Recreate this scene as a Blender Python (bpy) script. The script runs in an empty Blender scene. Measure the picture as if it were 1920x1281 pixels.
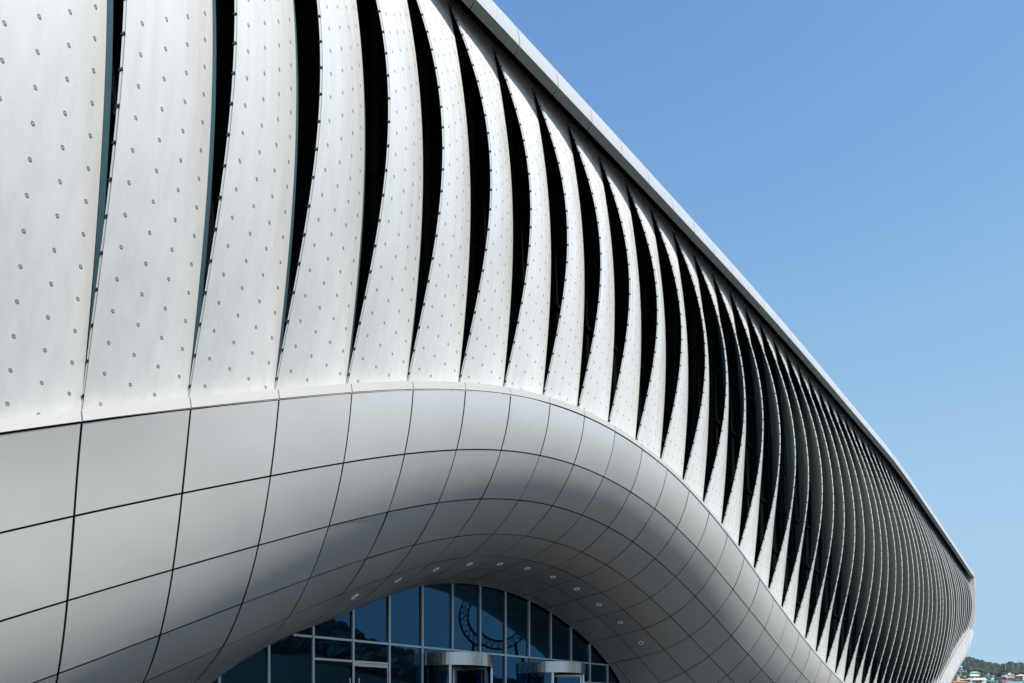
import bpy, math, random
import numpy as np
from mathutils import Vector, noise

random.seed(7)
R = math.radians
scene = bpy.context.scene
COL = scene.collection

# ------------------------------------------------------------------ camera
EYE = 1.6
cam_d = bpy.data.cameras.new('camera')
cam = bpy.data.objects.new('camera', cam_d)
COL.objects.link(cam)
cam.location = (0, 0, EYE)
cam.rotation_euler = (R(90), 0, 0)
cam_d.sensor_width = 36.0
cam_d.lens = 24.0
cam_d.shift_y = 699.5 / 1920.0          # shift lens: verticals stay vertical
cam_d.clip_start = 0.1
cam_d.clip_end = 6000
scene.camera = cam

# ------------------------------------------------------------------ facade frame
# s runs along the facade (away from the camera), w outward from it, z above the eye
TH = math.atan(1145.0 / 1280.0)
U = (math.sin(TH), math.cos(TH))
N = (math.cos(TH), -math.sin(TH))
D = 9.73
def F(s, w, z):
    return (-D * N[0] + s * U[0] + w * N[0], -D * N[1] + s * U[1] + w * N[1], z + EYE)

# ------------------------------------------------------------------ sky and sun
SUN_EL = R(48)
# direction towards the sun, horizontally: along the facade normal, a little from the near end
sx = N[0] - 0.36 * U[0]; sy = N[1] - 0.36 * U[1]
SUN_AZ = math.atan2(sx, sy)             # clockwise from +Y
world = bpy.data.worlds.new('World')
scene.world = world
world.use_nodes = True
wn = world.node_tree
bg = wn.nodes['Background']
sky = wn.nodes.new('ShaderNodeTexSky')
sky.sky_type = 'NISHITA'
sky.sun_disc = False
sky.sun_elevation = SUN_EL
sky.sun_rotation = SUN_AZ
sky.air_density = 1.0
sky.dust_density = 0.5
sky.ozone_density = 2.5
# summer haze evens the sky out: radiance r becomes A r^3 / (r^3 + b^3), the same in every direction
sq = wn.nodes.new('ShaderNodeVectorMath'); sq.operation = 'MULTIPLY'
va = wn.nodes.new('ShaderNodeVectorMath'); va.operation = 'ADD'; va.inputs[1].default_value = (0.72, 1.95, 4.2)
vd = wn.nodes.new('ShaderNodeVectorMath'); vd.operation = 'DIVIDE'
vm_ = wn.nodes.new('ShaderNodeVectorMath'); vm_.operation = 'MULTIPLY'; vm_.inputs[1].default_value = (1.86, 2.92, 3.92)
sq0 = wn.nodes.new('ShaderNodeVectorMath'); sq0.operation = 'MULTIPLY'
wn.links.new(sky.outputs[0], sq0.inputs[0]); wn.links.new(sky.outputs[0], sq0.inputs[1])
wn.links.new(sky.outputs[0], sq.inputs[0]); wn.links.new(sq0.outputs[0], sq.inputs[1])
wn.links.new(sq.outputs[0], va.inputs[0]); wn.links.new(sq.outputs[0], vd.inputs[0]); wn.links.new(va.outputs[0], vd.inputs[1])
wn.links.new(vd.outputs[0], vm_.inputs[0]); wn.links.new(vm_.outputs[0], bg.inputs[0])
bg.inputs[1].default_value = 0.15

sun_d = bpy.data.lights.new('sun', 'SUN')
sun_d.energy = 4.5
sun_d.angle = R(0.55)
sun_d.color = (1.0, 0.945, 0.87)
sun = bpy.data.objects.new('sun', sun_d)
COL.objects.link(sun)
dvec = Vector((math.sin(SUN_AZ) * math.cos(SUN_EL), math.cos(SUN_AZ) * math.cos(SUN_EL), math.sin(SUN_EL)))
sun.rotation_euler = (-dvec).to_track_quat('-Z', 'Y').to_euler()
sun.location = (20, -20, 40)

scene.view_settings.view_transform = 'Standard'
scene.view_settings.look = 'None'
scene.view_settings.exposure = 0.55
scene.view_settings.gamma = 1.0
scene.view_settings.use_curve_mapping = False
try:
    scene.cycles.max_bounces = 8
    scene.cycles.use_denoising = True
    scene.cycles.sample_clamp_indirect = 2.5
    scene.cycles.caustics_reflective = False
    scene.cycles.caustics_refractive = False
except Exception:
    pass

# ------------------------------------------------------------------ materials
def new_mat(name):
    m = bpy.data.materials.new(name); m.use_nodes = True
    return m, m.node_tree, m.node_tree.nodes['Principled BSDF']

def mat(name, col, rough=0.5, metal=0.0, var=0.0, scale=3.0, stretch=None, coat=0.0, rough_var=0.0, bump=0.0, bump_scale=30.0, spec=0.5, objvar=0.0):
    m, nt, b = new_mat(name)
    b.inputs['Base Color'].default_value = (*col, 1)
    b.inputs['Roughness'].default_value = rough
    b.inputs['Metallic'].default_value = metal
    b.inputs['Specular IOR Level'].default_value = spec
    b.inputs['Coat Weight'].default_value = coat
    b.inputs['Coat Roughness'].default_value = 0.12
    if var > 0 or rough_var > 0 or bump > 0:
        tc = nt.nodes.new('ShaderNodeTexCoord'); mp = nt.nodes.new('ShaderNodeMapping')
        nt.links.new(tc.outputs['Object'], mp.inputs['Vector'])
        if stretch: mp.inputs['Scale'].default_value = stretch
    if var > 0 or rough_var > 0:
        nz = nt.nodes.new('ShaderNodeTexNoise'); nz.inputs['Scale'].default_value = scale
        nz.inputs['Detail'].default_value = 6; nz.inputs['Roughness'].default_value = 0.6
        nt.links.new(mp.outputs[0], nz.inputs['Vector'])
    if var > 0:
        mr = nt.nodes.new('ShaderNodeMapRange')
        mr.inputs['From Min'].default_value = 0.3; mr.inputs['From Max'].default_value = 0.7
        mr.inputs['To Min'].default_value = 1 - var; mr.inputs['To Max'].default_value = 1 + var * 0.6
        nt.links.new(nz.outputs['Fac'], mr.inputs['Value'])
        mx = nt.nodes.new('ShaderNodeVectorMath'); mx.operation = 'SCALE'
        mx.inputs[0].default_value = col
        nt.links.new(mr.outputs[0], mx.inputs['Scale'])
        nt.links.new(mx.outputs[0], b.inputs['Base Color'])
    if objvar > 0 and var > 0:
        oi = nt.nodes.new('ShaderNodeObjectInfo'); mo = nt.nodes.new('ShaderNodeMapRange')
        mo.inputs['To Min'].default_value = 1 - objvar; mo.inputs['To Max'].default_value = 1 + objvar
        nt.links.new(oi.outputs['Random'], mo.inputs['Value'])
        sc2 = nt.nodes.new('ShaderNodeVectorMath'); sc2.operation = 'SCALE'
        nt.links.new(mx.outputs[0], sc2.inputs[0]); nt.links.new(mo.outputs[0], sc2.inputs['Scale'])
        nt.links.new(sc2.outputs[0], b.inputs['Base Color'])
    if rough_var > 0:
        m2 = nt.nodes.new('ShaderNodeMapRange')
        m2.inputs['From Min'].default_value = 0.3; m2.inputs['From Max'].default_value = 0.7
        m2.inputs['To Min'].default_value = max(0.02, rough - rough_var); m2.inputs['To Max'].default_value = rough + rough_var
        nt.links.new(nz.outputs['Fac'], m2.inputs['Value'])
        nt.links.new(m2.outputs[0], b.inputs['Roughness'])
    if bump > 0:
        n2 = nt.nodes.new('ShaderNodeTexNoise'); n2.inputs['Scale'].default_value = bump_scale
        nt.links.new(mp.outputs[0], n2.inputs['Vector'])
        bp = nt.nodes.new('ShaderNodeBump'); bp.inputs['Strength'].default_value = bump
        bp.inputs['Distance'].default_value = 0.02
        nt.links.new(n2.outputs['Fac'], bp.inputs['Height'])
        nt.links.new(bp.outputs[0], b.inputs['Normal'])
    return m

M = {}
M['fin'] = mat('white_fibre_composite', (0.74, 0.74, 0.73), 0.30, 0, var=0.07, scale=2.2, stretch=(3, 3, 0.22), rough_var=0.08, objvar=0.025)
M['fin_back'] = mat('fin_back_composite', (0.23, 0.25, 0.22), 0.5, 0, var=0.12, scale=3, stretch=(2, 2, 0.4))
M['fin_edge'] = mat('fin_edge_grey', (0.24, 0.25, 0.26), 0.5)
M['trim'] = mat('blue_grey_edge_trim', (0.16, 0.32, 0.40), 0.35, 0.2)
M['rivet'] = mat('rivet_steel', (0.25, 0.25, 0.25), 0.4, 0.2)
M['rivet_cap'] = mat('rivet_cap', (0.50, 0.50, 0.50), 0.4, 0.2)
M['clip'] = mat('black_clip', (0.012, 0.012, 0.014), 0.5)
M['strip'] = mat('light_strip_white', (0.50, 0.53, 0.54), 0.4)
M['alu'] = mat('satin_aluminium', (0.69, 0.68, 0.665), 0.40, 0.45, var=0.04, scale=0.7, rough_var=0.03, objvar=0.045)
M['coping'] = mat('coping_aluminium', (0.38, 0.38, 0.385), 0.6, 0.0, var=0.05, scale=1.2, spec=0.25)
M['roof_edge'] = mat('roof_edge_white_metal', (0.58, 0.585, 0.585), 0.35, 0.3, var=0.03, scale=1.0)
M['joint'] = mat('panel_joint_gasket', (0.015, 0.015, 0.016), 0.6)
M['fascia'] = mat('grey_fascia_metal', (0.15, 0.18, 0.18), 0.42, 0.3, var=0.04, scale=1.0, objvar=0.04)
M['dark'] = mat('dark_recess', (0.006, 0.006, 0.007), 0.6, spec=0.2)
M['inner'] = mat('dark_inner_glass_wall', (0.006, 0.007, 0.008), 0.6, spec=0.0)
M['frame'] = mat('dark_inner_frame', (0.012, 0.0135, 0.015), 0.6, spec=0.1)
M['mullion'] = mat('white_aluminium_mullion', (0.72, 0.74, 0.76), 0.35, 0.2)
M['steel'] = mat('brushed_stainless_steel', (0.52, 0.51, 0.49), 0.28, 1.0, var=0.12, scale=4, stretch=(1, 1, 14), rough_var=0.08)
M['dark_ground'] = mat('soffit_dimming_ground', (0.032, 0.032, 0.033), 0.8, 0, var=0.2, scale=2.0)  # for the added ground strip that dims the soffit bounce
M['ground'] = mat('paving_concrete', (0.17, 0.165, 0.155), 0.85, 0, var=0.15, scale=0.6)
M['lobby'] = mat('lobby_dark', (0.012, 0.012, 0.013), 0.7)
M['ring'] = mat('downlight_ring', (0.75, 0.76, 0.76), 0.3, 0.0)
_b = M['ring'].node_tree.nodes['Principled BSDF']
_b.inputs['Emission Color'].default_value = (0.95, 1.0, 1.0, 1); _b.inputs['Emission Strength'].default_value = 0.09
M['cap'] = mat('downlight_cap', (0.5, 0.5, 0.5), 0.3, 0.3)
M['lens'] = mat('downlight_lens', (0.05, 0.05, 0.055), 0.15)
M['roofmat'] = mat('roof_membrane', (0.45, 0.46, 0.46), 0.7)

def glass_mat():
    m = bpy.data.materials.new('tinted_reflective_glass'); m.use_nodes = True
    nt = m.node_tree; nt.nodes.clear()
    out = nt.nodes.new('ShaderNodeOutputMaterial')
    tr = nt.nodes.new('ShaderNodeBsdfTransparent'); tr.inputs[0].default_value = (0.16, 0.19, 0.2, 1)
    gl = nt.nodes.new('ShaderNodeBsdfGlossy'); gl.inputs['Color'].default_value = (0.20, 0.60, 1.0, 1); gl.inputs['Roughness'].default_value = 0.0
    fr = nt.nodes.new('ShaderNodeFresnel'); fr.inputs['IOR'].default_value = 1.95
    mx = nt.nodes.new('ShaderNodeMixShader')
    nt.links.new(fr.outputs[0], mx.inputs[0]); nt.links.new(tr.outputs[0], mx.inputs[1]); nt.links.new(gl.outputs[0], mx.inputs[2])
    nt.links.new(mx.outputs[0], out.inputs[0])
    return m
M['glass'] = glass_mat()

# ------------------------------------------------------------------ helpers
def mesh_obj(name, verts, faces, mats, parent=None, smooth=False, mat_ids=None, sharp_angle=None):
    me = bpy.data.meshes.new(name)
    me.from_pydata([tuple(v) for v in verts], [], [tuple(f) for f in faces])
    for mm in (mats if isinstance(mats, (list, tuple)) else [mats]):
        me.materials.append(mm)
    if mat_ids is not None:
        me.polygons.foreach_set('material_index', mat_ids)
    if smooth is True:
        me.polygons.foreach_set('use_smooth', [True] * len(me.polygons))
    elif isinstance(smooth, (list, tuple)):
        me.polygons.foreach_set('use_smooth', smooth)
    me.update()
    o = bpy.data.objects.new(name, me)
    COL.objects.link(o)
    if parent is not None: o.parent = parent
    return o

def empty(name, loc=(0, 0, 0)):
    o = bpy.data.objects.new(name, None)
    COL.objects.link(o); o.location = loc
    o.empty_display_size = 0.3
    return o

def tag(o, label=None, cat=None, group=None, kind=None):
    if label: o['label'] = label
    if cat: o['category'] = cat
    if group: o['group'] = group
    if kind: o['kind'] = kind
    return o

class MB:
    """collects shapes into one mesh"""
    def __init__(self): self.v = []; self.f = []; self.m = []; self.s = []
    def add(self, vs, fs, mi=0, sm=False):
        b = len(self.v); self.v += [tuple(x) for x in vs]
        self.f += [tuple(b + i for i in f) for f in fs]
        self.m += [mi] * len(fs); self.s += [sm] * len(fs)
    def hexa(self, p, mi=0):
        # p: 8 points, bottom ring 0-3, top ring 4-7
        self.add(p, [(3, 2, 1, 0), (4, 5, 6, 7), (0, 1, 5, 4), (1, 2, 6, 5), (2, 3, 7, 6), (3, 0, 4, 7)], mi)
    def boxF(self, s0, s1, w0, w1, z0, z1, mi=0):
        self.hexa([F(s0, w1, z0), F(s1, w1, z0), F(s1, w0, z0), F(s0, w0, z0),
                   F(s0, w1, z1), F(s1, w1, z1), F(s1, w0, z1), F(s0, w0, z1)], mi)
    def box(self, x0, x1, y0, y1, z0, z1, mi=0):
        self.hexa([(x0, y0, z0), (x1, y0, z0), (x1, y1, z0), (x0, y1, z0), (x0, y0, z1), (x1, y0, z1), (x1, y1, z1), (x0, y1, z1)], mi)
    def tube(self, a, b, r, n=6, mi=0):
        a = Vector(a); b = Vector(b); d = (b - a).normalized()
        p = d.orthogonal().normalized(); q = d.cross(p)
        vs = []
        for c in (a, b):
            for i in range(n):
                t = 2 * math.pi * i / n
                vs.append(c + p * r * math.cos(t) + q * r * math.sin(t))
        fs = [(i, (i + 1) % n, n + (i + 1) % n, n + i) for i in range(n)]
        fs += [tuple(range(n - 1, -1, -1)), tuple(range(n, 2 * n))]
        self.add(vs, fs, mi, False)
    def build(self, name, mats, parent=None, smooth=None):
        return mesh_obj(name, self.v, self.f, mats, parent, self.s if smooth is None else smooth, self.m)

# ------------------------------------------------------------------ lines of the building
Z0T = np.array([(-12, -1.5), (-6, -0.85), (-3, 0.72), (0, 2.25), (1.4, 2.93), (2.7, 3.56), (4.03, 4.17), (5.35, 4.75), (6.65, 5.31), (7.94, 5.82),
    (9.24, 6.27), (10.54, 6.64), (11.82, 6.89), (13.14, 7.04), (14.4, 7.07), (15.73, 7.0), (17.04, 6.83), (18.35, 6.55), (19.65, 6.18),
    (21.0, 5.73), (22.3, 5.22), (23.6, 4.68), (24.9, 4.14), (27.5, 3.12), (28.9, 2.64), (30.1, 2.22), (31.4, 1.84), (32.6, 1.5),
    (33.6, 1.25), (37, 0.5), (42, 0.0), (48, 0.3), (52, 0.98), (55.7, 2.05), (58, 3.08), (61.2, 4.38), (64.1, 5.44), (68.5, 6.95), (75, 9)])
_zs = np.arange(-12, 75, 0.1)
_zv = np.interp(_zs, Z0T[:, 0], Z0T[:, 1])
for _ in range(3):
    _zv[6:-6] = np.convolve(_zv, np.ones(13) / 13, 'valid')
def z0(s): return float(np.interp(s, _zs, _zv))         # lower edge of the coping

ZRT = np.array([(-12, 13.6), (0, 13.95), (10.6, 14.22), (14.5, 14.36), (18.5, 14.45), (23, 14.53), (28, 14.51), (34, 14.40), (41.7, 14.27), (45.9, 14.0), (52, 13.45), (60, 12.72), (68.5, 11.9)])
_rs = np.arange(-12, 69, 0.25)
_rv = np.interp(_rs, ZRT[:, 0], ZRT[:, 1])
for _ in range(2):
    _rv[6:-6] = np.convolve(_rv, np.ones(13) / 13, 'valid')
def zr(s): return 0.9765 * float(np.interp(s, _rs, _rv))         # outer lower edge of the roof rim

PITCH = 1.30
S_FIRST = 2.76 - 4 * PITCH
N_FIN = 55
S_END = S_FIRST + N_FIN * PITCH
GRID = [S_FIRST + i * PITCH for i in range(N_FIN + 1)]

# canopy profile
PC = [0.9958, 0.6923, -0.2054, 0.3534, 0.2258, 0.0886, -0.4764, -0.2266, 0.4186, -0.1679, -0.3892, -0.6006, 1.0514, 0.0617, -0.0699, 0.0997]
W_GLASS = -5.2
NV = 20
def psi_len(s, v):
    se = min(max(s, 3.0), 24.6)
    S = (se - 14) / 12.0; q = (v - 2.5) / 2.5
    pw = (1, S, S * S, S ** 3); qk = (1, q, q * q)
    psi = sum(PC[3 * i + k] * pw[i] * qk[k] for i in range(4) for k in range(3))
    L = PC[12] + PC[13] * S + PC[14] * q + PC[15] * S * q
    cap = R(48) + (1.45 - R(48)) * min(1.0, max(0.0, (s - 3) / 5.0))
    psi = min(max(psi, 0.1), cap)
    if s > 46:
        k = min(1.0, (s - 46) / 8)
        pe = -0.10 if v < 0.7 else min(1.45, -0.10 + (v - 0.7) * 1.1)
        psi = psi * (1 - k) + pe * k
    return psi, L
SG = np.arange(S_FIRST - 0.2, S_END + 0.21, 0.1)
VM = 9.0
PW = np.zeros((len(SG), int(VM * NV) + 1)); PZ = np.zeros_like(PW); VMAX = np.zeros(len(SG))
for i, s in enumerate(SG):
    w, z = 0.30, z0(s); PW[i, 0] = w; PZ[i, 0] = z; vm = None
    for k in range(int(VM * NV)):
        p, L = psi_len(s, (k + 0.5) / NV)
        w -= L / NV * math.sin(p); z -= L / NV * math.cos(p)
        PW[i, k + 1] = w; PZ[i, k + 1] = z
        if vm is None and (w <= W_GLASS + 0.10 or z <= -EYE): vm = (k + 1) / NV
    VMAX[i] = VM if vm is None else vm
    if s > 57: VMAX[i] = min(VMAX[i], max(0.3, 2.9 - (s - 57) * 0.22))
for _ in range(2):
    VMAX[2:-2] = np.convolve(VMAX, np.ones(5) / 5, 'valid')
def CS(s, v):
    """point of the canopy skin as (s, w, z)"""
    fi = min(max((s - SG[0]) / 0.1, 0), len(SG) - 1.001); i = int(fi); a = fi - i
    fv = min(max(v * NV, 0), PW.shape[1] - 1.001); k = int(fv); b = fv - k
    def il(A): return (A[i, k] * (1 - a) + A[i + 1, k] * a) * (1 - b) + (A[i, k + 1] * (1 - a) + A[i + 1, k + 1] * a) * b
    return s, il(PW), il(PZ)
def CP(s, v): return Vector(F(*CS(s, v)))
def vmax(s): return float(np.interp(s, SG, VMAX))
def cnorm(s, v):
    e = 0.06
    a = CP(s + e, v) - CP(s - e, v); b = CP(s, v + e) - CP(s, v - e)
    if v < e: b = CP(s, v + e) - CP(s, v)
    n = b.cross(a)
    n.normalize()
    # outward: towards +w / down
    if n.dot(Vector((N[0], N[1], -0.6))) < 0: n = -n
    return n

# ------------------------------------------------------------------ setting
G = 3000
gv = []; gf = []
mesh_obj('ground', [(-G, -G, 0), (G, -G, 0), (G, G, 0), (-G, G, 0)], [(0, 1, 2, 3)], M['ground'])['kind'] = 'structure'

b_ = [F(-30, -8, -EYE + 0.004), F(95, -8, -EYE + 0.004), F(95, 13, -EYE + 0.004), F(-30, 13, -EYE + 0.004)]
mesh_obj('added_dark_ground', b_, [(0, 3, 2, 1)], M['dark_ground'])['kind'] = 'structure'  # unseen dark strip, added to cut ground bounce onto the soffit

# ------------------------------------------------------------------ the pavilion
pav = empty('exhibition_pavilion', F(20, -2, -EYE))
tag(pav, 'long white pavilion with curved vertical fins above a silver arched entrance canopy', 'building')
PO = Vector(pav.location)
def pchild(o, parent=pav):
    o.parent = parent
    if parent is pav: o.matrix_parent_inverse.identity(); o.location = -PO
    return o

# --- fins
def bow(t): return math.sin(math.pi * t)
NA, NT = 7, 38
RIV_A = (0.15, 0.40, 0.65, 0.885)
RIV_DZ = 0.342
def fin(i):
    sl, sr = GRID[i] + 0.006, GRID[i + 1] - 0.006
    d = sr - sl; sm = 0.5 * (sl + sr)
    zbl, zbr = z0(sl) - 0.02, z0(sr) - 0.02
    ztl, ztr = zr(sl) + 0.5, zr(sr) + 0.5
    h = 0.5 * (ztl + ztr - zbl - zbr)
    rnd = random.Random(i * 17 + 3)
    A = 0.047 * h * rnd.uniform(0.97, 1.03); PH = R(2.72 * h) * rnd.uniform(0.97, 1.03)
    ex = float(np.interp(sr, (1.4, 2.76, 4.06, 5.36, 6.66, 7.96, 9.26, 10.56, 13.2, 17), (0.62, 0.62, 0.5, 0.38, 0.27, 0.23, 0.14, 0.08, 0.05, 0)))      # the near bays belly out further as a whole
    A += ex; PH *= float(np.interp(sm, (2, 3.4, 4.7, 6, 10, 11.5), (0.72, 0.8, 0.97, 1.08, 1.1, 1.0)))
    sag = 0.035
    def pt(a, t, off=0.0):
        b = bow(t)
        ph = PH * b
        wh = -0.30 * t + A * b
        q = (1 - a) * d
        cs, sn_ = math.cos(ph), math.sin(ph)
        lift = sag * 4 * a * (1 - a) * (0.4 + 0.6 * b) + off
        s = sr - q * cs + lift * sn_
        w = wh + q * sn_ + lift * cs
        zb = zbl + (zbr - zbl) * a; zt = ztl + (ztr - ztl) * a
        return Vector(F(s, w, zb + (zt - zb) * t))
    TK = 0.036
    V = []; Fc = []; Mi = []; Sm = []
    for off in (0.0, -TK):
        for k in range(NT + 1):
            for j in range(NA + 1):
                V.append(pt(j / NA, k / NT, off))
    W = NA + 1; B = (NT + 1) * W
    for k in range(NT):
        for j in range(NA):
            q = k * W + j
            Fc.append((q, q + 1, q + W + 1, q + W)); Mi.append(0); Sm.append(True)
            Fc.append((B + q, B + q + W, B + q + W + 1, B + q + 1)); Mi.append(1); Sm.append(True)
    def strip_edge(idx, flip):
        b0 = len(V); n_ = len(idx)
        V.extend([V[q] for q in idx] + [V[B + q] for q in idx])
        for k in range(n_ - 1):
            f = (b0 + k, b0 + k + 1, b0 + n_ + k + 1, b0 + n_ + k)
            Fc.append(f[::-1] if flip else f); Mi.append(2); Sm.append(False)
    strip_edge([k * W for k in range(NT + 1)], False)
    strip_edge([k * W + NA for k in range(NT + 1)], True)
    strip_edge([j for j in range(W)], True)
    strip_edge([NT * W + j for j in range(W)], False)
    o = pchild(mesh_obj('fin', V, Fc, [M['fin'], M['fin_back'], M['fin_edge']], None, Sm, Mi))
    # mark edges sharp between front and edge: separate vertices would be needed; faces are flat there
    # dark trim along the hinge edge
    t_ = MB(); a0 = []; a1 = []; a2 = []
    nt2 = 30
    for k in range(nt2 + 1):
        t = k / nt2; b = bow(t); ph = PH * b; wh = -0.30 * t + A * b
        zz = zbr + (ztr - zbr) * t
        a0.append(F(sr - 0.02, wh - 0.10, zz)); a1.append(F(sr + 0.001, wh - 0.02, zz)); a2.append(F(sr + 0.105, wh - 0.12, zz))
    n1 = nt2 + 1
    t_.add(a1 + a2 + a0, [(k, n1 + k, n1 + k + 1, k + 1) for k in range(nt2)] + [(2 * n1 + k, 2 * n1 + k + 1, n1 + k + 1, n1 + k) for k in range(nt2)], 0, False)
    t_.build('edge_trim', M['trim'], o)
    # rivets, rows level, four across
    near = sm < 12; far = sm > 27
    if sm < 46:
        rv = MB(); ns = 10 if near else (8 if not far else 5)
        zlo = min(zbl, zbr) + 0.2
        zrow = math.ceil((zlo + EYE) / RIV_DZ) * RIV_DZ - EYE + 0.05
        while zrow < max(ztl, ztr) - 0.1:
            for a in RIV_A:
                zb = zbl + (zbr - zbl) * a; zt = ztl + (ztr - ztl) * a
                t = (zrow - zb) / (zt - zb)
                if not (0.012 < t < 0.985): continue
                c = pt(a, t, 0.0); e = 0.01
                da = (pt(a + e, t) - pt(a - e, t)).normalized(); dt = (pt(a, t + e) - pt(a, t - e)).normalized()
                nn = da.cross(dt).normalized()
                if nn.dot(Vector((N[0], N[1], 0))) < 0: nn = -nn
                p = da; q = nn.cross(p)
                ro, ri = (0.0205, 0.0145)
                vs = []
                for (r_, hgt) in ((ro + 0.001, -0.002), (ro, 0.0025), (ri, 0.003), (ri, 0.001)):
                    for x in range(ns):
                        an = 2 * math.pi * x / ns
                        vs.append(c + p * r_ * math.cos(an) + q * r_ * math.sin(an) + nn * hgt)
                if far:
                    vs = vs[:2 * ns]
                    rv.add(vs, [tuple(range(ns, 2 * ns))] + [(x, (x + 1) % ns, ns + (x + 1) % ns, ns + x) for x in range(ns)], 0)
                else:
                    fs = [(lv * ns + x, lv * ns + (x + 1) % ns, (lv + 1) * ns + (x + 1) % ns, (lv + 1) * ns + x) for lv in range(3) for x in range(ns)]
                    rv.add(vs, fs, 0)
                    rv.add(vs[3 * ns:], [tuple(range(ns))], 1)
            zrow += RIV_DZ
        r = rv.build('rivets', [M['rivet'], M['rivet_cap']], o)
        r['kind'] = 'stuff'
    # light strip with black clips along the free edge
    st = MB(); n = max(6, int(h / 0.36)); nclip = n
    def edge(t, a_, off):
        return pt(a_, min(max(t, 0), 1), off)
    for k in range(n):
        t0, t1 = ((k + 0.06) / n, (k + 0.95) / n) if sm < 40 else (k / n, (k + 0.999) / n)
        jit = rnd.uniform(-0.004, 0.004)
        for (ta, tb) in ((t0, 0.5 * (t0 + t1)), (0.5 * (t0 + t1), t1)):
            P = []
            for tt in (ta, tb):
                P += [edge(tt, (-0.015 if sm < 28 else -0.012) / d, -0.006 + jit), edge(tt, -0.005 / d, -0.006 + jit), edge(tt, -0.005 / d, -0.03), edge(tt, (-0.015 if sm < 28 else -0.012) / d, -0.03)]
            st.hexa(P, 0)
        if sm > 52: continue
        P = []
        for tt in ((k + 0.975) / n, (k + 1.03) / n):
            P += [edge(tt, -0.025 / d, 0.002), edge(tt, -0.001 / d, 0.002), edge(tt, -0.001 / d, -0.034), edge(tt, -0.025 / d, -0.04)]
        st.hexa(P, 1)
    e_ = st.build('edge_light_strip', [M['strip'], M['clip']], o)
    e_['kind'] = 'stuff'
    return o
for i in range(N_FIN):
    fin(i)

# --- roof rim: grey soffit strip and white bullnose, one piece per bay
RR = 1.08
W_RIM = 0.38
for i in range(N_FIN):
    s0_, s1_ = GRID[i] + 0.14 + 0.011, GRID[i + 1] + 0.14 - 0.011
    b = MB()
    P = []
    za, zb_ = zr(s0_), zr(s1_)
    ring = [(W_RIM, 0.0), (W_RIM - 0.155, -0.072), (W_RIM - 0.165, -0.045), (W_RIM - 0.02, 0.03)]
    vs = [F(s0_, w, za + z) for w, z in ring] + [F(s1_, w, zb_ + z) for w, z in ring]
    b.add(vs, [(0, 1, 5, 4), (1, 2, 6, 5), (2, 3, 7, 6), (3, 0, 4, 7), (3, 2, 1, 0), (4, 5, 6, 7)])
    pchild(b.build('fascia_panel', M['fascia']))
    b = MB()
    na = 12; vs = []
    for s_ in (s0_, 0.5 * (s0_ + s1_), s1_):
        for off in (0.0, -0.03):
            for k in range(na + 1):
                an = R(100) * k / na
                r_ = RR + off
                vs.append(F(s_, W_RIM + 0.0 - RR + r_ * math.cos(an), zr(s_) + 0.012 + r_ * math.sin(an)))
    w_ = na + 1
    fs = []
    for c in range(2):
        o0 = c * 2 * w_; o1 = (c + 1) * 2 * w_
        for k in range(na):
            fs.append((o0 + k, o1 + k, o1 + k + 1, o0 + k + 1))
            fs.append((o0 + w_ + k, o0 + w_ + k + 1, o1 + w_ + k + 1, o1 + w_ + k))
    for o0, fl in ((0, 0), (4 * w_, 1)):
        b0 = len(vs); vs += vs[o0:o0 + 2 * w_]
        for k in range(na):
            f = (b0 + k, b0 + k + 1, b0 + w_ + k + 1, b0 + w_ + k)
            fs.append(f if not fl else f[::-1])
    b.add(vs, fs, 0, False)
    pchild(b.build('roof_edge_panel', M['roof_edge'], None, [True if j < 4 * na else False for j in range(len(fs))]))
# dark backing behind rim joints and over the fins, roof deck, inner wall
b = MB()
ss = np.arange(S_FIRST, S_END + 0.14, 1.3)
prof = [(-1.0, 0.55), (W_RIM - 0.45, 0.55), (W_RIM - 0.22, 0.02), (W_RIM - 0.17, -0.03), (W_RIM - 0.07, 0.06)] + [(W_RIM - RR + (RR - 0.06) * math.cos(R(100) * k / 8), 0.03 + (RR - 0.06) * math.sin(R(100) * k / 8)) for k in range(9)]
vs = [F(s, w, zr(s) + z) for s in ss for w, z in prof]; n_ = len(prof)
b.add(vs, [(i * n_ + k, (i + 1) * n_ + k, (i + 1) * n_ + k + 1, i * n_ + k + 1) for i in range(len(ss) - 1) for k in range(n_ - 1)], 0, False)
pchild(b.build('rim_backing', M['dark']))
b = MB()
vs = []
for s in ss:
    vs += [F(s, W_RIM - RR - 0.12, zr(s) + RR - 0.02), F(s, -16, zr(s) + RR + 0.3), F(s, -30, zr(s) + RR - 1.5), F(s, -30, -EYE)]
b.add(vs, [(i * 4 + k, (i + 1) * 4 + k, (i + 1) * 4 + k + 1, i * 4 + k + 1) for i in range(len(ss) - 1) for k in range(3)])
pchild(b.build('roof', M['roofmat']))
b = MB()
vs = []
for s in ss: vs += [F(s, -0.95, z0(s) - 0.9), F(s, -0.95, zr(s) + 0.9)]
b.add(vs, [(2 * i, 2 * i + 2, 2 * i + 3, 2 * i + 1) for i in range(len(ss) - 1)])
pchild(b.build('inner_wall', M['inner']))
for i in range(8, N_FIN):
    b = MB(); s = GRID[i]
    b.boxF(s - 0.03, s + 0.03, -0.94, -0.84, z0(s) - 0.4, zr(s) + 0.2)
    pchild(b.build('inner_post', M['frame']))
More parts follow.
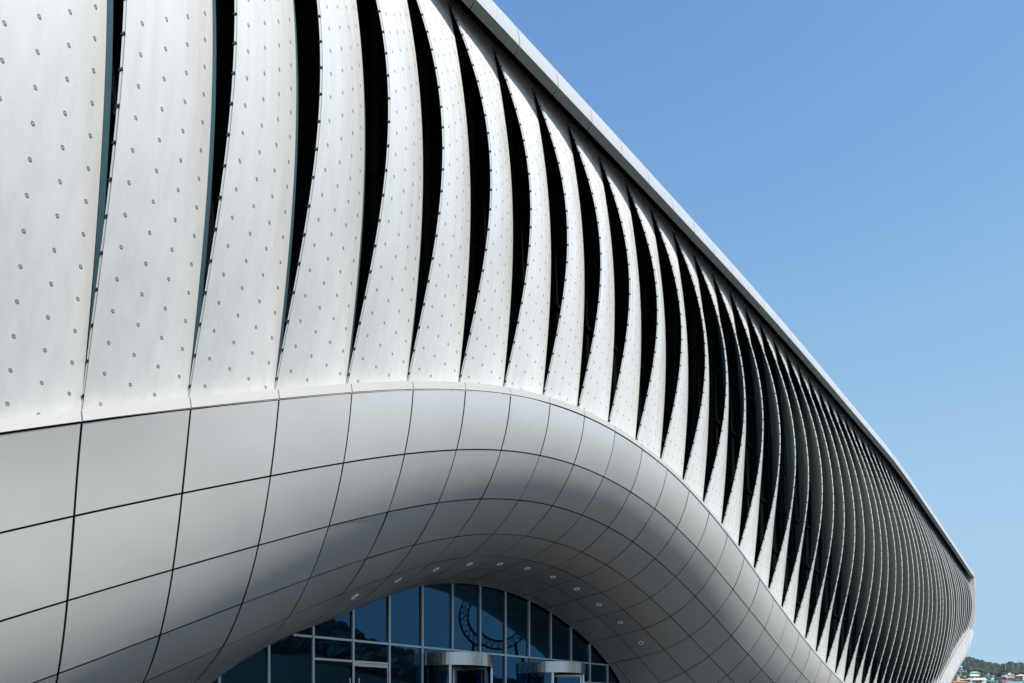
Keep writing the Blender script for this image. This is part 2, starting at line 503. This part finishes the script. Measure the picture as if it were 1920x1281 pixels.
for z_ in np.arange(-0.5, 14, 1.8):
    # horizontal rails where the wall exists
    run = []
    for s in ss:
        if z0(s) + 0.2 < z_ < zr(s) - 0.1: run.append(s)
        else:
            if len(run) > 1:
                b = MB(); b.boxF(run[0], run[-1], -0.94, -0.87, z_ - 0.03, z_ + 0.03); pchild(b.build('inner_rail', M['frame']))
            run = []
    if len(run) > 1:
        b = MB(); b.boxF(run[0], run[-1], -0.94, -0.87, z_ - 0.03, z_ + 0.03); pchild(b.build('inner_rail', M['frame']))
# end walls
for s, nm in ((S_FIRST - 0.03, 'end_wall'), (S_END + 0.05, 'end_wall')):
    b = MB(); zt = zr(s) + 0.9; zb_ = z0(s) - (0.2 if s > 30 else 1.2)
    ring = [(-30, zb_), (-0.3, zb_), (-0.3, zr(s) - 0.7), (W_RIM - 0.2, zr(s) - 0.05), (W_RIM - 0.08, zr(s) + 0.04)]
    ring += [(W_RIM - RR + (RR - 0.08) * math.cos(R(95) * k / 6), zr(s) + 0.04 + (RR - 0.08) * math.sin(R(95) * k / 6)) for k in range(1, 7)]
    ring += [(-16, zt + 0.2), (-30, zr(s) - 0.6)]
    vs = [F(s, w, z) for w, z in ring] + [F(s + 0.06, w, z) for w, z in ring]
    n_ = len(ring)
    b.add(vs, [tuple(range(n_ - 1, -1, -1)), tuple(range(n_, 2 * n_))] + [(k, (k + 1) % n_, n_ + (k + 1) % n_, n_ + k) for k in range(n_)])
    pchild(b.build(nm, M['coping']))
# end frame of the fin wall (far end)
b = MB(); nk = 20; vs = []
for k in range(nk + 1):
    t = k / nk; z = z0(S_END) + (zr(S_END) - z0(S_END)) * t; wb = 0.25 * math.sin(math.pi * t) + 0.22 * t ** 2
    vs += [F(S_END + 0.02, wb - 0.3, z), F(S_END + 0.02, wb + 0.12, z), F(S_END + 0.42, wb + 0.16, z), F(S_END + 0.42, wb - 0.3, z)]
fs = []
for k in range(nk):
    for j in range(4): fs.append((4 * k + j, 4 * k + (j + 1) % 4, 4 * k + 4 + (j + 1) % 4, 4 * k + 4 + j))
b.add(vs, fs)
pchild(b.build('end_frame', M['coping']))

# --- coping pieces and canopy panels, one object each
CJ = [s - 0.06 for s in GRID]
for i in range(N_FIN):
    a_, c_ = CJ[i] + 0.008, CJ[i + 1] - 0.008
    b = MB(); vs = []
    nseg = 4
    ring = [(0.315, 0.012), (0.275, 0.165), (0.24, 0.165), (0.10, 0.13), (0.10, 0.10), (0.20, 0.10), (0.28, 0.012)]
    nr = len(ring)
    for k in range(nseg + 1):
        s = a_ + (c_ - a_) * k / nseg
        vs += [F(s, w, z0(s) + z) for w, z in ring]
    fs = [(k * nr + j, k * nr + (j + 1) % nr, (k + 1) * nr + (j + 1) % nr, (k + 1) * nr + j) for k in range(nseg) for j in range(nr)]
    fs += [tuple(range(nr - 1, -1, -1)), tuple(range(nseg * nr, nseg * nr + nr))]
    b.add(vs, fs)
    pchild(b.build('coping', M['coping']))

JG = 0.0135       # half a joint
rpan = random.Random(11)
def panel(sa, sb, va, vb):
    nu, nv = 6, 6
    L = 1.08
    sa2, sb2 = sa + JG, sb - JG
    va2 = va + (JG / L if va > 0 else 0.012)
    grid = []
    area = 0
    for k in range(nv + 1):
        row = []
        for j in range(nu + 1):
            s = sa2 + (sb2 - sa2) * j / nu
            top = min(vb - JG / L, vmax(s)); bot = min(va2, vmax(s))
            v = bot + (top - bot) * k / nv
            row.append((s, v))
            area += (top - bot)
        grid.append(row)
    if area / ((nu + 1) * (nv + 1)) < 0.04: return None
    vs = []; 
    tl = [rpan.uniform(-0.005, 0.005) for _ in range(4)]       # each panel sits a few millimetres out of true
    outer = []
    for k in range(nv + 1):
        for j in range(nu + 1):
            s, v = grid[k][j]; x, y = j / nu, k / nv
            off = tl[0] * (1 - x) * (1 - y) + tl[1] * x * (1 - y) + tl[2] * (1 - x) * y + tl[3] * x * y + 0.004 * math.sin(math.pi * x) * math.sin(math.pi * y) * tl[0] / 0.005
            outer.append(CP(s, v) + cnorm(s, v) * off)
    inner = [CP(s, v) - cnorm(s, v) * 0.028 for r_ in grid for s, v in r_]
    W = nu + 1; B = len(outer); fs = []; sm = []
    for k in range(nv):
        for j in range(nu):
            q = k * W + j
            fs.append((q, q + W, q + W + 1, q + 1)); sm.append(True)
    rim = [j for j in range(W)] + [k * W + nu for k in range(1, nv + 1)] + [nv * W + j for j in range(nu - 1, -1, -1)] + [k * W for k in range(nv - 1, 0, -1)]
    # rim walls with their own vertices so the face stays smooth
    allv = outer + [outer[r_] for r_ in rim] + [inner[r_] for r_ in rim]
    n_ = len(rim)
    for k in range(n_):
        fs.append((B + k, B + (k + 1) % n_, B + n_ + (k + 1) % n_, B + n_ + k)); sm.append(False)
    return pchild(mesh_obj('cladding_panel', allv, fs, [M['alu'], M['joint']], None, sm, [0 if x else 1 for x in sm]))
n_pan = 0
for i in range(N_FIN):
    sa, sb = CJ[i], CJ[i + 1]
    for r_ in range(9):
        vm = max(vmax(sa), vmax(sb), vmax(0.5 * (sa + sb)))
        if r_ >= vm - 0.03: break
        last = (vm - r_) < 1.28
        if panel(sa, sb, r_, r_ + (1.6 if last else 1.0)): n_pan += 1
        if last: break
# dark backing behind the panel joints
b = MB(); vs = []; ks = [s for s in np.arange(S_FIRST, S_END + 0.05, 0.325)]
nv = 30
for s in ks:
    for k in range(nv + 1):
        v = vmax(s) * k / nv
        vs.append(CP(s, v) - cnorm(s, v) * 0.05)
W = nv + 1
b.add(vs, [(i * W + k, (i + 1) * W + k, (i + 1) * W + k + 1, i * W + k + 1) for i in range(len(ks) - 1) for k in range(nv)], 0, True)
pchild(b.build('canopy_backing', M['dark']))
print('panels', n_pan)

# ------------------------------------------------------------------ entrance glazing
def zsoff(s):
    """height of the soffit where it meets the glass"""
    i = int(round((s - SG[0]) / 0.1)); i = min(max(i, 0), len(SG) - 1)
    wv = -PW[i]; 
    return float(np.interp(-W_GLASS, wv, PZ[i]))
gl = empty('entrance_glazing', F(15, W_GLASS, -EYE))
tag(gl, 'dark glass entrance wall with white mullions under the arched canopy', 'glass wall')
GO = Vector(gl.location)
def gchild(o, p=gl):
    o.parent = p
    if p is gl: o.location = -GO
    return o
GP = 1.176
MUL = [8.12 + GP * k for k in range(-3, 16)]
Z_TR = 1.925; Z_DOOR = 1.385       # transom and door head, above the eye
REV = ((14.07, 1.14), (18.72, 1.16))   # revolving doors: centre, radius
def in_rev(s, pad=0.0): return any(abs(s - c) < r + pad for c, r in REV)
wg = W_GLASS
for s in MUL:
    top = zsoff(s) + 0.04
    if top < -EYE + 0.3: continue
    b = MB()
    bot = Z_TR if in_rev(s, 0.05) else -EYE
    if bot < top:
        b.boxF(s - 0.028, s + 0.028, wg - 0.12, wg + 0.045, bot, top)
        gchild(b.build('mullion', M['mullion']))
for c, r in REV:
    for s in (c - r - 0.06, c + r + 0.06):
        if min(abs(s - m) for m in MUL) < 0.12: continue
        b = MB(); b.boxF(s - 0.028, s + 0.028, wg - 0.1, wg + 0.045, -EYE, Z_TR - 0.03)
        gchild(b.build('mullion', M['mullion']))
cuts = MUL
def in_door(s): return 9.29 < s < 11.7
for a_, c_ in zip(MUL[:-1], MUL[1:]):
    top = min(zsoff(a_), zsoff(c_)); mid = 0.5 * (a_ + c_)
    mx_top = max(zsoff(a_), zsoff(c_))
    if mx_top < -EYE + 0.2: continue
    # transoms
    zt = [Z_TR]
    if in_door(mid): zt.append(Z_DOOR)
    if mid > 20.0: zt += [1.2]
    for z_ in zt:
        if z_ < mx_top - 0.05:
            sa, sb = a_ + 0.03, c_ - 0.03
            # trim where the soffit dips below the transom
            pts = [x for x in np.linspace(sa, sb, 25) if zsoff(x) > z_]
            if len(pts) < 2: continue
            b = MB(); b.boxF(pts[0], pts[-1], wg - 0.09, wg + 0.03, z_ - 0.028, z_ + 0.028); gchild(b.build('transom', M['mullion']))
    # panes: bands between transoms
    lv = [-EYE] + sorted(zt) + [99]
    for z_a, z_b in zip(lv[:-1], lv[1:]):
        if in_rev(mid, 0.05) and z_b <= Z_TR + 0.01: z_a = 1.78
        if in_door(mid) and z_b <= Z_DOOR + 0.01: continue
        xs = np.linspace(a_ + 0.02, c_ - 0.02, 9)
        tops = [min(z_b, zsoff(x) + 0.06) for x in xs]
        if max(tops) <= z_a + 0.06: continue
        tops = [max(t, z_a + 0.005) for t in tops]
        b = MB(); vs = []
        tilt = random.uniform(-0.0015, 0.0015)
        for off in (0.0, -0.024):
            vs += [F(x, wg - 0.02 + off + tilt * (x - mid) * 4, z_a) for x in xs] + [F(x, wg - 0.02 + off + tilt * (x - mid) * 4, t) for x, t in zip(xs, tops)]
        fs = [(k, k + 1, 9 + k + 1, 9 + k) for k in range(8)] + [(18 + k, 27 + k, 27 + k + 1, 18 + k + 1) for k in range(8)]
        b.add(vs, fs)
        gchild(b.build('pane', M['glass']))
# double leaf door between the transom and the ground
for a_, c_, hs in ((9.296 + 0.035, 10.472 - 0.01, 1), (10.472 + 0.01, 11.648 - 0.035, 0)):
    b = MB(); b.boxF(a_ + 0.05, c_ - 0.05, wg - 0.035, wg - 0.015, -EYE + 0.06, Z_DOOR - 0.1)
    leaf = gchild(b.build('door_leaf', M['glass']))
    b = MB()
    hz = 0.085
    b.boxF(a_, c_, wg - 0.05, wg + 0.02, Z_DOOR - 0.035 - hz, Z_DOOR - 0.035)
    b.boxF(a_, c_, wg - 0.05, wg + 0.02, -EYE + 0.005, -EYE + 0.09)
    b.boxF(a_, a_ + 0.035, wg - 0.05, wg + 0.02, -EYE + 0.09, Z_DOOR - 0.035 - hz)
    b.boxF(c_ - 0.035, c_, wg - 0.05, wg + 0.02, -EYE + 0.09, Z_DOOR - 0.035 - hz)
    b.build('door_frame', M['steel'] if not hs else M['frame'], leaf)
    sh = c_ - 0.12 if hs else a_ + 0.14
    b = MB(); b.tube(F(sh, wg + 0.07, -0.7), F(sh, wg + 0.07, 0.95), 0.016, 8)
    for z_ in (-0.5, 0.75): b.tube(F(sh, wg - 0.02, z_), F(sh, wg + 0.07, z_), 0.01, 6)
    b.build('handle', M['steel'], leaf)
# dark lobby behind the glass
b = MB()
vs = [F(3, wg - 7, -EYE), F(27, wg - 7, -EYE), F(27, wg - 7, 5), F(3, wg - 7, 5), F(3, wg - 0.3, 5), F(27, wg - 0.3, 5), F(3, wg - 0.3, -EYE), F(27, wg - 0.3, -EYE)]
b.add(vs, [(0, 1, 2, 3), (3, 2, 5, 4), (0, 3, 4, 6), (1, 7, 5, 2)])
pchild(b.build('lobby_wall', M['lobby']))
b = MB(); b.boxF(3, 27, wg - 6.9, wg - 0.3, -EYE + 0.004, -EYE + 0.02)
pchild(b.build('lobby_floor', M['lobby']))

# revolving doors
def revolving(c, r, label, turn):
    z_top, z_head = 1.77, 1.41
    e = empty('revolving_door', F(c, wg, -EYE)); tag(e, label, 'revolving door', 'revolving doors of the entrance')
    base = Vector(e.location)
    def put(bm, name, m, p=e, sm=None):
        o = bm.build(name, m, p, sm)
        if p is e: o.location = -base
        return o
    def P(an, rad, z): return F(c + rad * math.sin(an), wg + rad * math.cos(an), z)
    # header band in segments, each its own piece
    nsg = 6
    for g in range(nsg):
        a0 = -math.pi + 2 * math.pi * g / nsg + 0.006; a1 = -math.pi + 2 * math.pi * (g + 1) / nsg - 0.006
        b = MB(); vs = []; n = 10
        ring = [(r + 0.05, z_head), (r + 0.05, z_top), (r - 0.03, z_top), (r - 0.03, z_head)]
        for k in range(n + 1):
            an = a0 + (a1 - a0) * k / n
            vs += [P(an, rad, z) for rad, z in ring]
        fs = [(4 * k + j, 4 * k + (j + 1) % 4, 4 * k + 4 + (j + 1) % 4, 4 * k + 4 + j) for k in range(n) for j in range(4)]
        fs += [(3, 2, 1, 0), (4 * n, 4 * n + 1, 4 * n + 2, 4 * n + 3)]
        b.add(vs, fs)
        sms = [(f_i % 4 in (0, 2)) and f_i < 4 * n for f_i in range(len(fs))]
        b2 = b.build('header_panel', M['steel'], e, False); b2.location = -base
    b = MB(); n = 40
    b.add([P(2 * math.pi * k / n, r - 0.02, z_top - 0.03) for k in range(n)], [tuple(range(n))])
    put(b, 'canopy_disc', M['frame'])
    # four posts and the curved side glass
    for an in (R(48), R(-48), R(132), R(-132)):
        b = MB(); vs = []
        for z in (-EYE, z_head - 0.004):
            vs += [P(an - 0.03, r + 0.03, z), P(an + 0.03, r + 0.03, z), P(an + 0.03, r - 0.03, z), P(an - 0.03, r - 0.03, z)]
        b.hexa(vs); put(b, 'post', M['steel'])
    for a0, a1 in ((R(51), R(129)), (R(-129), R(-51))):
        b = MB(); n = 14; vs = []
        for k in range(n + 1):
            an = a0 + (a1 - a0) * k / n
            vs += [P(an, r, -EYE), P(an, r, z_head)]
        b.add(vs, [(2 * k, 2 * k + 2, 2 * k + 3, 2 * k + 1) for k in range(n)], 0, True)
        put(b, 'curved_pane', M['glass'])
    # wings
    for q in range(4):
        an = turn + q * math.pi / 2
        b = MB()
        def wing(r0, r1, z0_, z1_, th, bm):
            dx = th / 2
            pts = []
            for z in (z0_, z1_):
                for rad, sd in ((r0, -1), (r1, -1), (r1, 1), (r0, 1)):
                    ss_ = c + rad * math.sin(an) + sd * dx * math.cos(an); ww = wg + rad * math.cos(an) - sd * dx * math.sin(an)
                    pts.append(F(ss_, ww, z))
            bm.hexa(pts)
        rw = r - 0.08
        wing(0.06, rw, z_head - 0.09, z_head - 0.02, 0.05, b); wing(0.06, rw, -EYE + 0.02, -EYE + 0.12, 0.05, b)
        wing(rw - 0.05, rw, -EYE + 0.12, z_head - 0.09, 0.05, b); wing(0.06, 0.11, -EYE + 0.12, z_head - 0.09, 0.05, b)
        fr = put(b, 'wing_frame', M['steel'])
        b = MB(); wing(0.11, rw - 0.05, -EYE + 0.12, z_head - 0.09, 0.012, b); b.build('wing_glass', M['glass'], fr)
    b = MB(); b.tube(P(0, 0, -EYE), P(0, 0, z_head), 0.05, 10); put(b, 'centre_post', M['steel'])
revolving(REV[0][0], REV[0][1], 'stainless steel revolving door nearer the double glass door', R(20))
revolving(REV[1][0], REV[1][1], 'stainless steel revolving door farther right, by the low end of the arch', R(35))

# ------------------------------------------------------------------ downlights in the soffit
ORD = ['leftmost', 'second from left', 'third from left', 'fourth from left', 'fifth from left', 'middle one, sixth from left', 'seventh from left', 'fourth from right', 'third from right', 'second from right', 'rightmost']
def downlight(s, v, label):
    c = CP(s, v); n = cnorm(s, v)
    e = empty('downlight', c); tag(e, label, 'downlight', 'downlights along the canopy soffit')
    p = n.orthogonal().normalized(); q = n.cross(p)
    ns = 20
    def ringpts(r, h): return [p * r * math.cos(2 * math.pi * k / ns) + q * r * math.sin(2 * math.pi * k / ns) + n * h for k in range(ns)]
    b = MB(); lev = ringpts(0.092, 0.0) + ringpts(0.09, 0.010) + ringpts(0.069, 0.012) + ringpts(0.064, 0.002)
    b.add(lev, [(l * ns + k, l * ns + (k + 1) % ns, (l + 1) * ns + (k + 1) % ns, (l + 1) * ns + k) for l in range(3) for k in range(ns)], 0, True)
    b.build('ring', M['ring'], e)
    b = MB(); b.add(ringpts(0.066, 0.004), [tuple(range(ns))]); ln = b.build('lens', M['lens'], e)
    b = MB(); b.add(ringpts(0.03, 0.010) + ringpts(0.024, 0.013), [(k, (k + 1) % ns, ns + (k + 1) % ns, ns + k) for k in range(ns)] + [tuple(range(ns, 2 * ns))]); b.build('lamp_cap', M['cap'], ln)
jE = min(range(len(CJ)), key=lambda j: abs(CJ[j] - 7.94))
for k in range(11):
    s = 0.5 * (CJ[jE + k] + CJ[jE + k + 1])
    downlight(s, 4.5, 'small round downlight in the dark canopy soffit, ' + ORD[k] + ' of the row')

# ------------------------------------------------------------------ land across the water
EL = np.array([(0, .03), (20, .05), (31, .059), (32, .066), (33.2, .0705), (34, .065), (35, .0595), (35.6, .0555), (36.1, .059), (36.9, .057), (38, .06), (45, .05), (60, .035),
               (80, .028), (88, .055), (94, .098), (98.5, .14), (105, .155), (115, .12), (130, .05), (140, .03)])
KT = 1.65
def land(az, r):
    e = float(np.interp(az, EL[:, 0], EL[:, 1]))
    r = r / KT
    h = e * 800 * KT
    sh = 0.32 + 0.0021 * (r - 480) if r < 800 else 1.0 - (r - 800) * 0.0012
    nz = noise.noise(Vector((az * 0.35, r * 0.012, 3.1))) * 2.0 * min(1, max(0, (r - 400) / 150))
    return max(-3.0, h * sh + nz * 0.8)
def polar(az, r, z): return (r * math.sin(R(az)), r * math.cos(R(az)), z)
M['hill'] = mat('hill_undergrowth', (0.022, 0.036, 0.02), 0.9, 0, var=0.35, scale=0.05)
azs = np.arange(15, 136, 0.8); rs = np.arange(300 * KT, 1300 * KT, 40)
vs = [polar(a, r, land(a, r)) for a in azs for r in rs]; n_ = len(rs)
o = mesh_obj('hill', vs, [(i * n_ + k, i * n_ + k + 1, (i + 1) * n_ + k + 1, (i + 1) * n_ + k) for i in range(len(azs) - 1) for k in range(n_ - 1)], M['hill'], None, True)
o['kind'] = 'structure'

# woodland on the ridge
M['leaf'] = mat('woodland_leaves', (0.010, 0.026, 0.015), 0.8, 0, var=0.6, scale=0.05)
def ico():
    t = (1 + 5 ** .5) / 2
    v = [(-1, t, 0), (1, t, 0), (-1, -t, 0), (1, -t, 0), (0, -1, t), (0, 1, t), (0, -1, -t), (0, 1, -t), (t, 0, -1), (t, 0, 1), (-t, 0, -1), (-t, 0, 1)]
    v = [Vector(x).normalized() for x in v]
    f = [(0, 11, 5), (0, 5, 1), (0, 1, 7), (0, 7, 10), (0, 10, 11), (1, 5, 9), (5, 11, 4), (11, 10, 2), (10, 7, 6), (7, 1, 8), (3, 9, 4), (3, 4, 2), (3, 2, 6), (3, 6, 8), (3, 8, 9), (4, 9, 5), (2, 4, 11), (6, 2, 10), (8, 6, 7), (9, 8, 1)]
    v2 = list(v); f2 = []; mid = {}
    def m(a, b):
        k = (min(a, b), max(a, b))
        if k not in mid: v2.append(((v[a] + v[b]) / 2).normalized()); mid[k] = len(v2) - 1
        return mid[k]
    for a, b, c in f:
        x, y, z = m(a, b), m(b, c), m(c, a); f2 += [(a, x, z), (b, y, x), (c, z, y), (x, y, z)]
    return (v, f), (v2, f2)
ICO0, ICO1 = ico()
wd = MB(); rg = random.Random(5)
def blob(az, r, rad, shp):
    r *= KT
    zb = land(az, r); c = Vector(polar(az, r, zb + rad * 0.55)); vv, ff = shp
    fl = rg.uniform(0.8, 1.15)
    wd.add([c + Vector((v.x * rad, v.y * rad, v.z * rad * fl)) * (0.78 + 0.5 * rg.random()) for v in vv], ff)
for _ in range(5600):
    az = rg.uniform(27, 46); r = rg.uniform(610, 860) if rg.random() < 0.93 else rg.uniform(470, 610)
    if r < 610 and noise.noise(Vector((az, r * 0.02, 0))) < 0.1: continue
    blob(az, r, rg.uniform(2.6, 5.2), ICO1 if rg.random() < 0.6 else ICO0)
for _ in range(1100):
    blob(rg.uniform(78, 128), rg.uniform(520, 860), rg.uniform(8, 16), ICO1)
o = wd.build('woodland', M['leaf']); tag(o, 'dark green woodland covering the hill ridge behind the town', 'woodland', kind='stuff')

# houses of the town on the slope
WALLS = {'white': (.62, .62, .6), 'cream': (.55, .48, .36), 'grey': (.34, .35, .36), 'pale blue': (.33, .46, .52), 'pink': (.52, .36, .32), 'ochre': (.45, .31, .17)}
ROOFS = {'teal': (.10, .30, .33), 'orange': (.36, .16, .07), 'white': (.6, .61, .6), 'grey': (.22, .23, .24), 'red brown': (.2, .07, .05), 'turquoise': (.16, .42, .42)}
for k, c in WALLS.items(): M['w_' + k] = mat('wall_' + k.replace(' ', '_'), c, 0.8, 0, var=0.12, scale=0.4)
for k, c in ROOFS.items(): M['r_' + k] = mat('roof_' + k.replace(' ', '_'), c, 0.6, 0, var=0.15, scale=0.5)
M['win'] = mat('house_window_glass', (0.03, 0.04, 0.05), 0.15)
rh = random.Random(21)
ROWN = ['lowest', 'second', 'third', 'fourth', 'fifth', 'sixth', 'highest']
ORDN = ['first', 'second', 'third', 'fourth', 'fifth', 'sixth', 'seventh', 'eighth', 'ninth', 'tenth', 'eleventh', 'twelfth']
def house(az, r, wall, roof, label, style, w, d, h):
    zb = land(az, r) - 0.5
    e = empty('town_house', polar(az, r, zb)); e.rotation_euler = (0, 0, -R(az) + rh.uniform(-0.5, 0.5))
    tag(e, label, 'house', 'houses of the hillside town')
    # local: x along the front, front faces -y (towards the water)
    b = MB(); b.box(-w / 2, w / 2, -d / 2, d / 2, -3, h); b.build('wall', M['w_' + wall], e)
    b = MB()
    if style == 'flat':
        b.box(-w / 2 - .3, w / 2 + .3, -d / 2 - .3, d / 2 + .3, h, h + 0.5)
        b.box(-w / 6, w / 6, 0, d / 3, h + 0.5, h + 2.4)
    elif style == 'gable':
        x, y = w / 2 + .5, d / 2 + .5; rz = h + d * 0.28
        b.add([(-x, -y, h), (x, -y, h), (x, y, h), (-x, y, h), (-x, 0, rz), (x, 0, rz)], [(0, 1, 5, 4), (2, 3, 4, 5), (0, 4, 3), (1, 2, 5), (3, 2, 1, 0)])
    else:
        x, y = w / 2 + .5, d / 2 + .5; rz = h + d * 0.25; q = w / 2 - d * 0.35
        b.add([(-x, -y, h), (x, -y, h), (x, y, h), (-x, y, h), (-q, 0, rz), (q, 0, rz)], [(0, 1, 5, 4), (2, 3, 4, 5), (0, 4, 3), (1, 2, 5), (3, 2, 1, 0)])
    b.build('roof', M['r_' + roof], e)
    nf = max(1, int(h / 2.9)); nw = max(2, int(w / 3))
    for fl in range(nf):
        for k in range(nw):
            xw = -w / 2 + w * (k + 0.5) / nw; zw = 0.9 + fl * 2.9
            b = MB(); b.box(xw - 0.6, xw + 0.6, -d / 2 - 0.06, -d / 2 + 0.05, zw, zw + 1.3)
            b.build('window', M['win'], e)
for row, (r, step) in enumerate(((432, 0.86), (456, 0.8), (481, 0.76), (508, 0.74), (538, 0.74), (570, 0.85), (606, 1.3))):
    az = 31.3 + rh.uniform(0, 0.5); k = 0; r *= KT
    while az < 38.6 and k < 12:
        wall = rh.choice(list(WALLS)); roof = rh.choice(list(ROOFS)); style = rh.choice(('flat', 'flat', 'gable', 'hip'))
        w = rh.uniform(6.5, 11.5) * (1.0 if row > 1 else 1.15); d = rh.uniform(6, 9); h = rh.choice((3.2, 3.4, 6, 6.2)) if row > 1 else rh.choice((3.4, 6.2, 6.4))
        house(az, r + rh.uniform(-9, 9), wall, roof, '%s %s house with %s roof, %s from left, %s town row' % ('small' if h < 4 else 'two storey', wall, roof, ORDN[k], ROWN[row]), style, w, d, h)
        az += step * rh.uniform(0.85, 1.2); k += 1
# masts on the hillside
M['pole'] = mat('galvanised_mast', (0.4, 0.41, 0.42), 0.5, 0.4)
for az, r, h, lb in ((35.86, 1056, 20, 'thin pale mast standing above the town, left of the three'), (36.27, 1056, 18, 'thin pale mast standing above the town, middle of the three'), (36.58, 1056, 21, 'thin pale mast standing above the town, nearest the picture edge')):
    p = polar(az, r, land(az, r) - 0.5)
    e = empty('mast', p); tag(e, lb, 'mast', 'masts above the town')
    b = MB(); b.tube((0, 0, 0), (0, 0, h), 0.2, 6); b.build('pole', M['pole'], e)
    b = MB(); b.tube((-1.1, 0, h - 1), (1.1, 0, h - 1), 0.09, 5); b.build('crossarm', M['pole'], e)

# ------------------------------------------------------------------ ring truss by the quay (mirrored in the entrance glass)
M['ring_steel'] = mat('dark_painted_steel', (0.02, 0.021, 0.023), 0.5)
def ring_truss(cx, cy, cz, rad, yaw):
    e = empty('steel_ring_truss', (cx, cy, 0)); e.rotation_euler = (0, 0, yaw)
    tag(e, 'dark steel lattice ring on legs, seen mirrored in the entrance glass', 'ring structure')
    n = 30; dep = rad * 0.26
    def pt(k, r, y): a = 2 * math.pi * k / n; return (r * math.sin(a), y, cz + r * math.cos(a))
    for r in (rad, rad - dep):
        for y in (-dep / 2, dep / 2):
            b = MB()
            for k in range(n): b.tube(pt(k, r, y), pt(k + 1, r, y), rad * 0.02, 6)
            b.build('hoop', M['ring_steel'], e)
    for k in range(n):
        b = MB()
        for y in (-dep / 2, dep / 2): b.tube(pt(k, rad, y), pt(k + 1, rad - dep, y), rad * 0.009, 5); b.tube(pt(k, rad, y), pt(k, rad - dep, y), rad * 0.009, 5)
        b.tube(pt(k, rad, -dep / 2), pt(k + 1, rad, dep / 2), rad * 0.009, 5)
        b.build('brace', M['ring_steel'], e)
    for x in (-0.55, 0.55):
        b = MB(); b.tube((x * rad * 1.5, 0, 0), (x * rad, 0, cz - rad * 0.78), rad * 0.05, 8); b.build('leg', M['ring_steel'], e)
ring_truss(152, 35.5, 26.5, 8.2, R(88))

# ------------------------------------------------------------------ summer haze
hz = MB(); hz.box(-3100, 3100, -3100, 3100, -4.5, 330)
m = bpy.data.materials.new('haze_air'); m.use_nodes = True; nt = m.node_tree; nt.nodes.clear()
out = nt.nodes.new('ShaderNodeOutputMaterial'); pv = nt.nodes.new('ShaderNodeVolumePrincipled')
pv.inputs['Color'].default_value = (0.86, 0.92, 1.0, 1); pv.inputs['Density'].default_value = 0.00005; pv.inputs['Anisotropy'].default_value = 0.2
nt.links.new(pv.outputs[0], out.inputs['Volume'])
o = hz.build('haze', m); o['kind'] = 'stuff'; tag(o, 'thin pale blue summer haze over the far hillside', 'haze')
